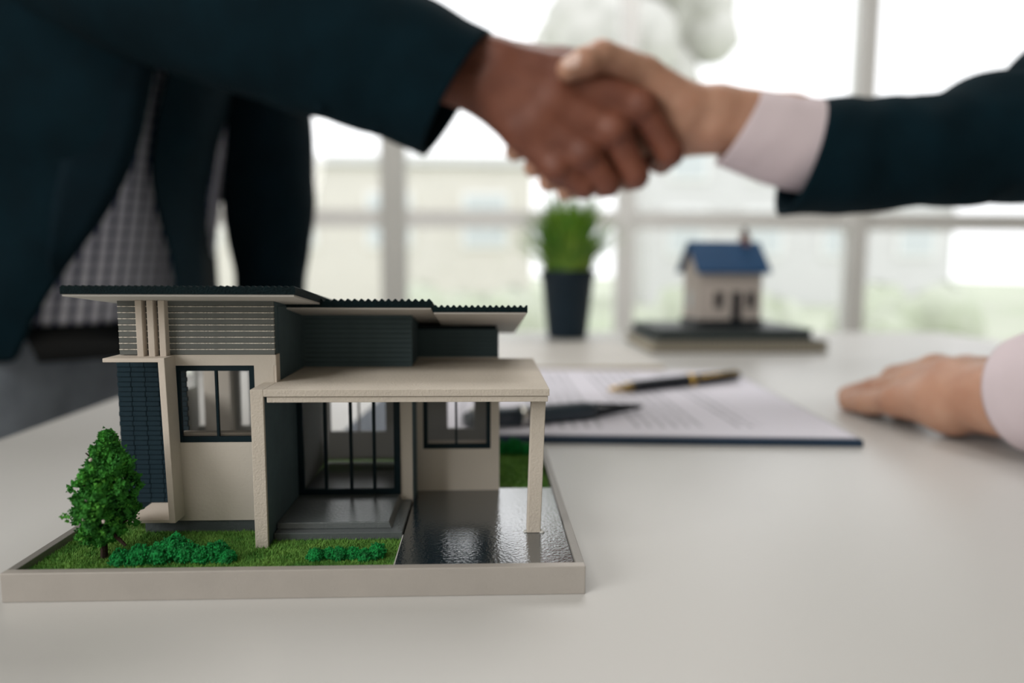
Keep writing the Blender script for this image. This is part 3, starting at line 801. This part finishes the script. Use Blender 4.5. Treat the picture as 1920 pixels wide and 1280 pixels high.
def head_groups(c, fwd):
    f = Vector(fwd).normalized(); u = Vector((0, 0, 1)); u = (u-f*u.dot(f)).normalized(); r = f.cross(u)
    q = lambda a, b, z: c+f*a+r*b+u*z
    g = [(q(-.02, 0, .035), q(.015, 0, .04), .092, .088), (q(.02, 0, -.01), q(.045, 0, -.075), .066, .040), (q(.02, -.03, -.02), q(.05, -.012, -.08), .045, .026), (q(.02, .03, -.02), q(.05, .012, -.08), .045, .026),
         (q(-.02, 0, -.05), q(-.035, 0, -.19), .058, .062)]
    k = [(q(.088, 0, .02), q(.108, 0, -.022), .008, .013), (q(.09, -.035, .03), q(.09, .035, .03), .014, .014), (q(.082, -.018, -.058), q(.082, .018, -.058), .011, .011)]
    ears = [(q(-.01, s*.085, .02), q(-.012, s*.086, -.02), .018, .013) for s in (-1, 1)]
    spots = [(q(.10, s*.032, .012), .012, 2) for s in (-1, 1)] + [(q(.102, s*.032, .012), .006, 3) for s in (-1, 1)] + [(q(.092, 0, -.058), .018, 4)]
    return [(.02, g), (.006, k), (.006, ears)], spots, q

def catmull(P_, t):
    n = len(P_)-1; i = min(int(t*n), n-1); u = t*n-i
    p0, p1, p2, p3 = P_[max(i-1, 0)], P_[i], P_[i+1], P_[min(i+2, n)]
    return .5*((2*p1)+(p2-p0)*u+(2*p0-5*p1+4*p2-p3)*u*u+(3*p1-p0-3*p2+p3)*u**3)
def grid_obj(name, rows, m, parent, closed=True, thick=.0025, uv=False, wr=0., wf=(30, 8), sub=1):
    n = len(rows[0]); vs = []; fs = []
    off = origin(parent)
    for i, r in enumerate(rows):
        for j, p in enumerate(r): vs.append(p-off)
    for i in range(len(rows)-1):
        for j in range(n if closed else n-1):
            a, b = i*n+j, i*n+(j+1) % n; fs.append((a, b, b+n, a+n))
    me = bpy.data.meshes.new(name); me.from_pydata(vs, [], fs)
    if uv:
        ul = me.uv_layers.new(name='UVMap'); U = []
        cum = [0]
        mid = rows[len(rows)//2]
        for j in range(n): cum.append(cum[-1]+(mid[(j+1) % n]-mid[j]).length)
        cv = [0]
        for i in range(len(rows)-1): cv.append(cv[-1]+(rows[i+1][n//4]-rows[i][n//4]).length)
        for p in me.polygons:
            i, j = divmod(p.index, n if closed else n-1)
            for k, (ii, jj) in enumerate(((i, j), (i, j+1), (i+1, j+1), (i+1, j))): ul.data[p.loop_start+k].uv = (cum[jj], cv[ii])
    o = link(name, me, m, parent, True)
    if sub:
        q = o.modifiers.new('sub', 'SUBSURF'); q.levels = sub; q.render_levels = sub
    if thick:
        q = o.modifiers.new('solid', 'SOLIDIFY'); q.thickness = thick; q.offset = 0
    return o
def sleeve(name, pts, m, parent, nrow=30, n=28, wr=.05, seed=0, skew=0., thick=.003):
    """pts: (point, half height, half depth); the first point is the cuff."""
    P_ = [V(p[0]) for p in pts]; H = [p[1] for p in pts]; Dp = [p[2] for p in pts]; rows = []; pu = None
    for i in range(nrow+1):
        t = i/nrow; c = catmull(P_, t); tn = (catmull(P_, min(t+.01, 1))-catmull(P_, max(t-.01, 0))).normalized()
        h = catmull(H, t); d = catmull(Dp, t)
        v = Vector(MR[2].tolist()); v = (v-tn*v.dot(tn)).normalized(); u = v.cross(tn)
        if (pu is None and u.z < 0) or (pu is not None and u.dot(pu) < 0): u = -u
        pu = u
        row = []
        for k in range(n):
            a = 2*math.pi*k/n; ca, sa = math.cos(a), math.sin(a)
            q = Vector((t*9+seed, ca*.9, sa*.9+seed))
            f = 1+wr*min(1, t*6)*(noise.noise(q*1.3)+.5*noise.noise(q*3.1))
            row.append(c+u*ca*h*f+v*sa*d*f+tn*(skew*ca*(1-t)**3))
        rows.append(row)
    return grid_obj(name, rows, m, parent, True, thick)

# ------------------------------------------------------------------ left person
pl = empty('person', (-.36, .52, 0), 'person in dark navy suit jacket and blue check shirt leaning in from the left', 'person')
hc = at(330, -425, .74)
hg, hs, hq = head_groups(hc, (1, -.05, -.15))
core = [(.04, [(Vector((-.34, .605, .86)), Vector((-.25, .605, 1.12)), .10, .10), (Vector((-.27, .47, 1.17)), Vector((-.25, .66, 1.17)), .06, .06), (Vector((-.25, .545, 1.2)), hc-Vector((.03, 0, .12)), .065, .058)]),
        (.02, chain([at(-60, -190, .62), at(250, -60, .60), at(600, 50, .585)], [.055, .045, .032])),
        (.02, chain([Vector((-.24, .68, 1.17)), at(480, 160, .86), at(510, 560, .86)], [.045, .042, .030])),
        (.03, [(Vector((-.35, .55, .84)), Vector((-.35, .66, .84)), .085, .085)])]
core_m = surf(core+hg, .006, .02)
lp = Vector((-.105, .64, zt+.034))
lh = [(.006, chain([at(510, 540, .86), at(508, 612, .86)], [.030, .021])+[(at(508, 612, .86), lp+Vector((dx, dy_, 0)), .021, .013) for dx, dy_ in ((.05, -.03), (.06, -.01), (.06, .012), (.05, .03))])]
for dx, dy_ in ((.05, -.03), (.06, -.01), (.06, .012), (.05, .03)):
    lh.append((.002, chain([lp+Vector((dx, dy_, 0)), lp+Vector((dx+.035, dy_*1.15, .002)), lp+Vector((dx+.06, dy_*1.2, -.018))], [.012, .010, .0085])))
lh.append((.004, chain([lp+Vector((.01, -.02, 0)), lp+Vector((.03, -.05, -.004)), lp+Vector((.055, -.06, -.011))], [.014, .011, .009])))
left_rest = surf(lh, .002, .004)
body('body', pl, [core_m, dark_hand, left_rest], ['skin_dark', 'nail_dark', 'eye', 'iris', 'lip'], hs)
hr = surf([(.02, [(hq(-.035, 0, .06), hq(.0, 0, .075), .093, .086), (hq(-.06, 0, .02), hq(-.05, 0, -.02), .065, .05)])], .004, .01)
body('hair', pl, [hr], ['hair'])

# shirt torso, open jacket
def shirt_rows(P0, P1, a0, a1, b0, b1, nrow=26, n=44):
    rows = []
    for i in range(nrow+1):
        t = i/nrow; c = P0.lerp(P1, t); a = a0+(a1-a0)*t; b = b0+(b1-b0)*t
        k = 1-.75*max(0, (t-.86)/.14)**1.5
        row = []
        for j in range(n):
            an = 2*math.pi*j/n
            f = k*(1+.02*noise.noise(Vector((math.cos(an)*2, math.sin(an)*2, t*5)))+.012*noise.noise(Vector((math.cos(an)*5, math.sin(an)*5, t*2))))
            row.append(c+Vector((math.cos(an)*a*f, math.sin(an)*b*f, .012*math.cos(an)*t)))
        rows.append(row)
    return rows
grid_obj('shirt', shirt_rows(Vector((-.335, .605, .775)), Vector((-.235, .605, 1.24)), .150, .125, .165, .155), 'check_shirt', pl, True, .002, uv=True)
bt = []
for z in (.765, .80):
    bt.append([Vector((-.335+.156*math.cos(2*math.pi*j/40), .605+.171*math.sin(2*math.pi*j/40), z)) for j in range(40)])
grid_obj('belt', bt, 'belt', pl, True, .004, sub=0)
# near front panel, side and back of the jacket: one sheet from the near edge round the back to the far edge
NE = [(348, -170, .61), (336, -60, .60), (318, 40, .60), (292, 130, .61), (268, 250, .62), (240, 330, .63), (195, 410, .63), (150, 470, .63), (100, 540, .63), (62, 605, .63), (30, 680, .63)]
FE = [(500, -170, .80), (492, -50, .80), (470, 60, .80), (440, 150, .80), (410, 260, .79), (398, 320, .79), (386, 380, .79), (384, 450, .79), (386, 530, .79), (386, 600, .79), (384, 680, .79)]
IE = [(372, -170, .68), (350, -50, .67), (330, 60, .66), (315, 130, .67), (288, 250, .68), (284, 330, .68), (300, 410, .68), (318, 470, .68), (332, 540, .68), (340, 605, .68), (345, 680, .68)]
rows = []
for (a, b, g_) in zip(NE, FE, IE):
    pn = at(*a); pf = at(*b); pi_ = at(*g_); z = pn.z; cx = -.33+(z-.8)*.22
    ctrl = [pn, Vector((pn.x-.075, pn.y-.02, z+.004)), Vector((cx-.14, .40, z)), Vector((cx-.215, .54, z)), Vector((cx-.12, .69, z)), Vector((cx+.08, .735, z)), Vector((pf.x-.03, max(pf.y+.07, .70), pf.z)), pf, (pf*.55+pi_*.45)+Vector((.012, -.018, 0)), pi_]
    rows.append([catmull(ctrl, j/40) for j in range(41)])
rr = []
for i in range(29):
    t = i/28; row = []
    for j in range(41):
        p = catmull([r[j] for r in rows], t); f = noise.noise(Vector((j*.22, t*2.2, 3)))*.010*min(1, j/4)*min(1, (40-j)/4)
        row.append(p+Vector((f*.4, -f, 0)))
    rr.append(row)
grid_obj('jacket', rr, 'cloth_navy', pl, False, .004)
# lapel strip along the near edge
lapel = []
for i in range(13):
    t = i/12; a = catmull([at(*q) for q in NE[1:]], t*.75); wd_ = .055*math.sin(math.pi*min(1, .15+t*.85))
    lapel.append([a+Vector((.001, -.006, 0)), a+Vector((-wd_*.5, -.012, .006)), a+Vector((-wd_, -.016, .012))])
grid_obj('lapel', lapel, 'cloth_navy2', pl, False, .003)
# shoulders
sh_g = [(.05, [(at(-80, -170, .66), Vector((-.27, .69, 1.21)), .085, .078), (Vector((-.37, .60, 1.00)), Vector((-.31, .595, 1.20)), .115, .095)])]
def collar(c, parent, tilt):
    rows = []
    for z, rr_ in ((-.02, .078), (.012, .068), (.040, .066), (.036, .072), (.008, .078)):
        rows.append([c+Vector((math.cos(2*math.pi*j/28)*rr_+tilt*z, math.sin(2*math.pi*j/28)*rr_, z-.02*math.cos(2*math.pi*j/28)*(1 if tilt > 0 else -1))) for j in range(28)])
    grid_obj('shirt_collar', rows, 'check_shirt' if tilt > 0 else 'shirt_white', parent, True, .002, uv=True)
collar(hc+Vector((-.045, 0, -.155)), pl, .3)
body('jacket_yoke', pl, [surf(sh_g, .008, .02)], ['cloth_navy'])
sleeve('sleeve', [(at(857, 177, .585), .0575, .040), (at(730, 118, .583), .060, .046), (at(520, 40, .58), .066, .055), (at(250, -60, .59), .073, .064), (at(60, -130, .61), .078, .070), (at(-120, -190, .64), .085, .080)], 'cloth_navy', pl, 36, 32, .05, 2, -.006)
sleeve('sleeve', [(at(506, 600, .86), .040, .044), (at(508, 520, .86), .040, .048), (at(506, 420, .86), .0515, .055), (at(502, 300, .86), .054, .058), (at(488, 190, .86), .060, .062), (at(462, 70, .87), .064, .066), (at(400, -60, .87), .072, .072), (at(330, -120, .86), .075, .075)], 'cloth_navy2', pl, 30, 28, .05, 5)
for i in range(2):
    a = at(600+i*105, 202+i*43, .560)
    b_ = MB(); blob(b_, a, .0042, 2, .02, (1, .6, 1)); b_.build('cuff_button', 'cloth_navy2', pl, smooth=True)
trou = [(.04, [(Vector((-.36, .53, .79)), Vector((-.36, .66, .79)), .105, .105)]+chain([Vector((-.36, .47, .74)), Vector((-.345, .44, .45)), Vector((-.36, .45, .08))], [.095, .075, .06])+chain([Vector((-.345, .63, .77)), Vector((-.34, .65, .45)), Vector((-.36, .65, .08))], [.095, .075, .06]))]
body('trousers', pl, [surf(trou, .008, .02)], ['cloth_grey'])
for y in (.45, .65):
    sg = [(.02, [(Vector((-.37, y, .045)), Vector((-.20, y, .03)), .042, .030)])]
    v_, f_ = surf(sg, .005, .01); v_[:, 2] = np.maximum(v_[:, 2], .001); body('shoe', pl, [(v_, f_)], ['shoe'])

# ------------------------------------------------------------------ right person
pr = empty('person', (1.10, .26, 0), 'person in dark navy suit with white shirt cuffs, reaching in from the right', 'person')
hc2 = Vector((1.02, .26, 1.455))
hg2, hs2, hq2 = head_groups(hc2, (-1, .1, -.15))
el = at(1990, 225, .60); shR = Vector((.94, .42, 1.24)); shL = Vector((.95, .06, 1.22)); elL = Vector((.74, .02, .93))
core2 = [(.04, [(Vector((1.10, .26, .92)), Vector((1.04, .25, 1.2)), .11, .12), (shR+Vector((.03, -.02, 0)), shL+Vector((.03, .02, 0)), .06, .06), (Vector((1.04, .25, 1.24)), hc2-Vector((-.03, 0, .12)), .065, .058)]),
         (.02, chain([shR, el, at(1640, 284, .597)], [.05, .038, .028])),
         (.02, chain([shL, elL, fore], [.055, .045, .034]))]
core2_m = surf(core2+hg2, .006, .02)
nail = [(hp(1071, 112, -.031), .0080, 1)]
body('body', pr, [core2_m, light_hand, rest_hand], ['skin_light', 'nail', 'eye', 'iris', 'lip'], hs2+nail)
hr2 = surf([(.02, [(hq2(-.035, 0, .06), hq2(.0, 0, .075), .093, .086), (hq2(-.06, 0, .02), hq2(-.05, 0, -.02), .065, .05)])], .004, .01)
body('hair', pr, [hr2], ['hair'])
tr2 = shirt_rows(Vector((1.10, .26, .88)), Vector((1.05, .25, 1.27)), .135, .13, .18, .19)
grid_obj('jacket', tr2, 'cloth_navy', pr, True, .004)
body('jacket_yoke', pr, [surf([(.05, [(shR, shL, .088, .088), (Vector((1.09, .26, 1.10)), Vector((1.03, .255, 1.25)), .12, .09)])], .008, .02)], ['cloth_navy'])
collar(hc2+Vector((.045, 0, -.155)), pr, -.3)
sleeve('sleeve', [(at(1500, 296, .598), .0480, .043), (at(1600, 292, .598), .0475, .044), (at(1720, 285, .60), .046, .046), (at(1850, 262, .60), .0530, .050), (el, .062, .058), ((el+shR)/2, .068, .065), (shR, .078, .075)], 'cloth_navy', pr, 36, 32, .10, 9, .016)
sleeve('shirt_cuff', [(at(1383, 242, .597), .0325, .034), (at(1430, 255, .597), .0355, .036), (at(1480, 268, .597), .038, .037), (at(1560, 280, .597), .039, .038)], 'shirt_white', pr, 14, 28, .02, 4, .008, .002)
aL = (wr-fore).normalized()
sleeve('shirt_cuff', [(wr-aL*.012+Vector((0, 0, .004)), .030, .034), (wr-aL*.06+Vector((0, 0, .008)), .033, .037), (wr-aL*.14+Vector((0, 0, .010)), .036, .040)], 'shirt_white', pr, 12, 28, .02, 6, 0, .002)
sleeve('sleeve', [(wr-aL*.100+Vector((0, 0, .014)), .042, .046), (fore, .050, .052), (elL, .060, .060), ((elL+shL)/2, .068, .066), (shL, .078, .075)], 'cloth_navy', pr, 30, 28, .06, 11)
trou2 = [(.04, [(Vector((1.11, .19, .86)), Vector((1.11, .33, .86)), .115, .115)]+chain([Vector((1.11, .17, .80)), Vector((1.10, .15, .45)), Vector((1.12, .15, .08))], [.095, .075, .06])+chain([Vector((1.11, .35, .80)), Vector((1.10, .37, .45)), Vector((1.12, .37, .08))], [.095, .075, .06]))]
body('trousers', pr, [surf(trou2, .008, .02)], ['cloth_navy2'])
for y in (.15, .37):
    sg = [(.02, [(Vector((1.13, y, .045)), Vector((.96, y, .03)), .042, .030)])]
    v_, f_ = surf(sg, .005, .01); v_[:, 2] = np.maximum(v_[:, 2], .001); body('shoe', pr, [(v_, f_)], ['shoe'])
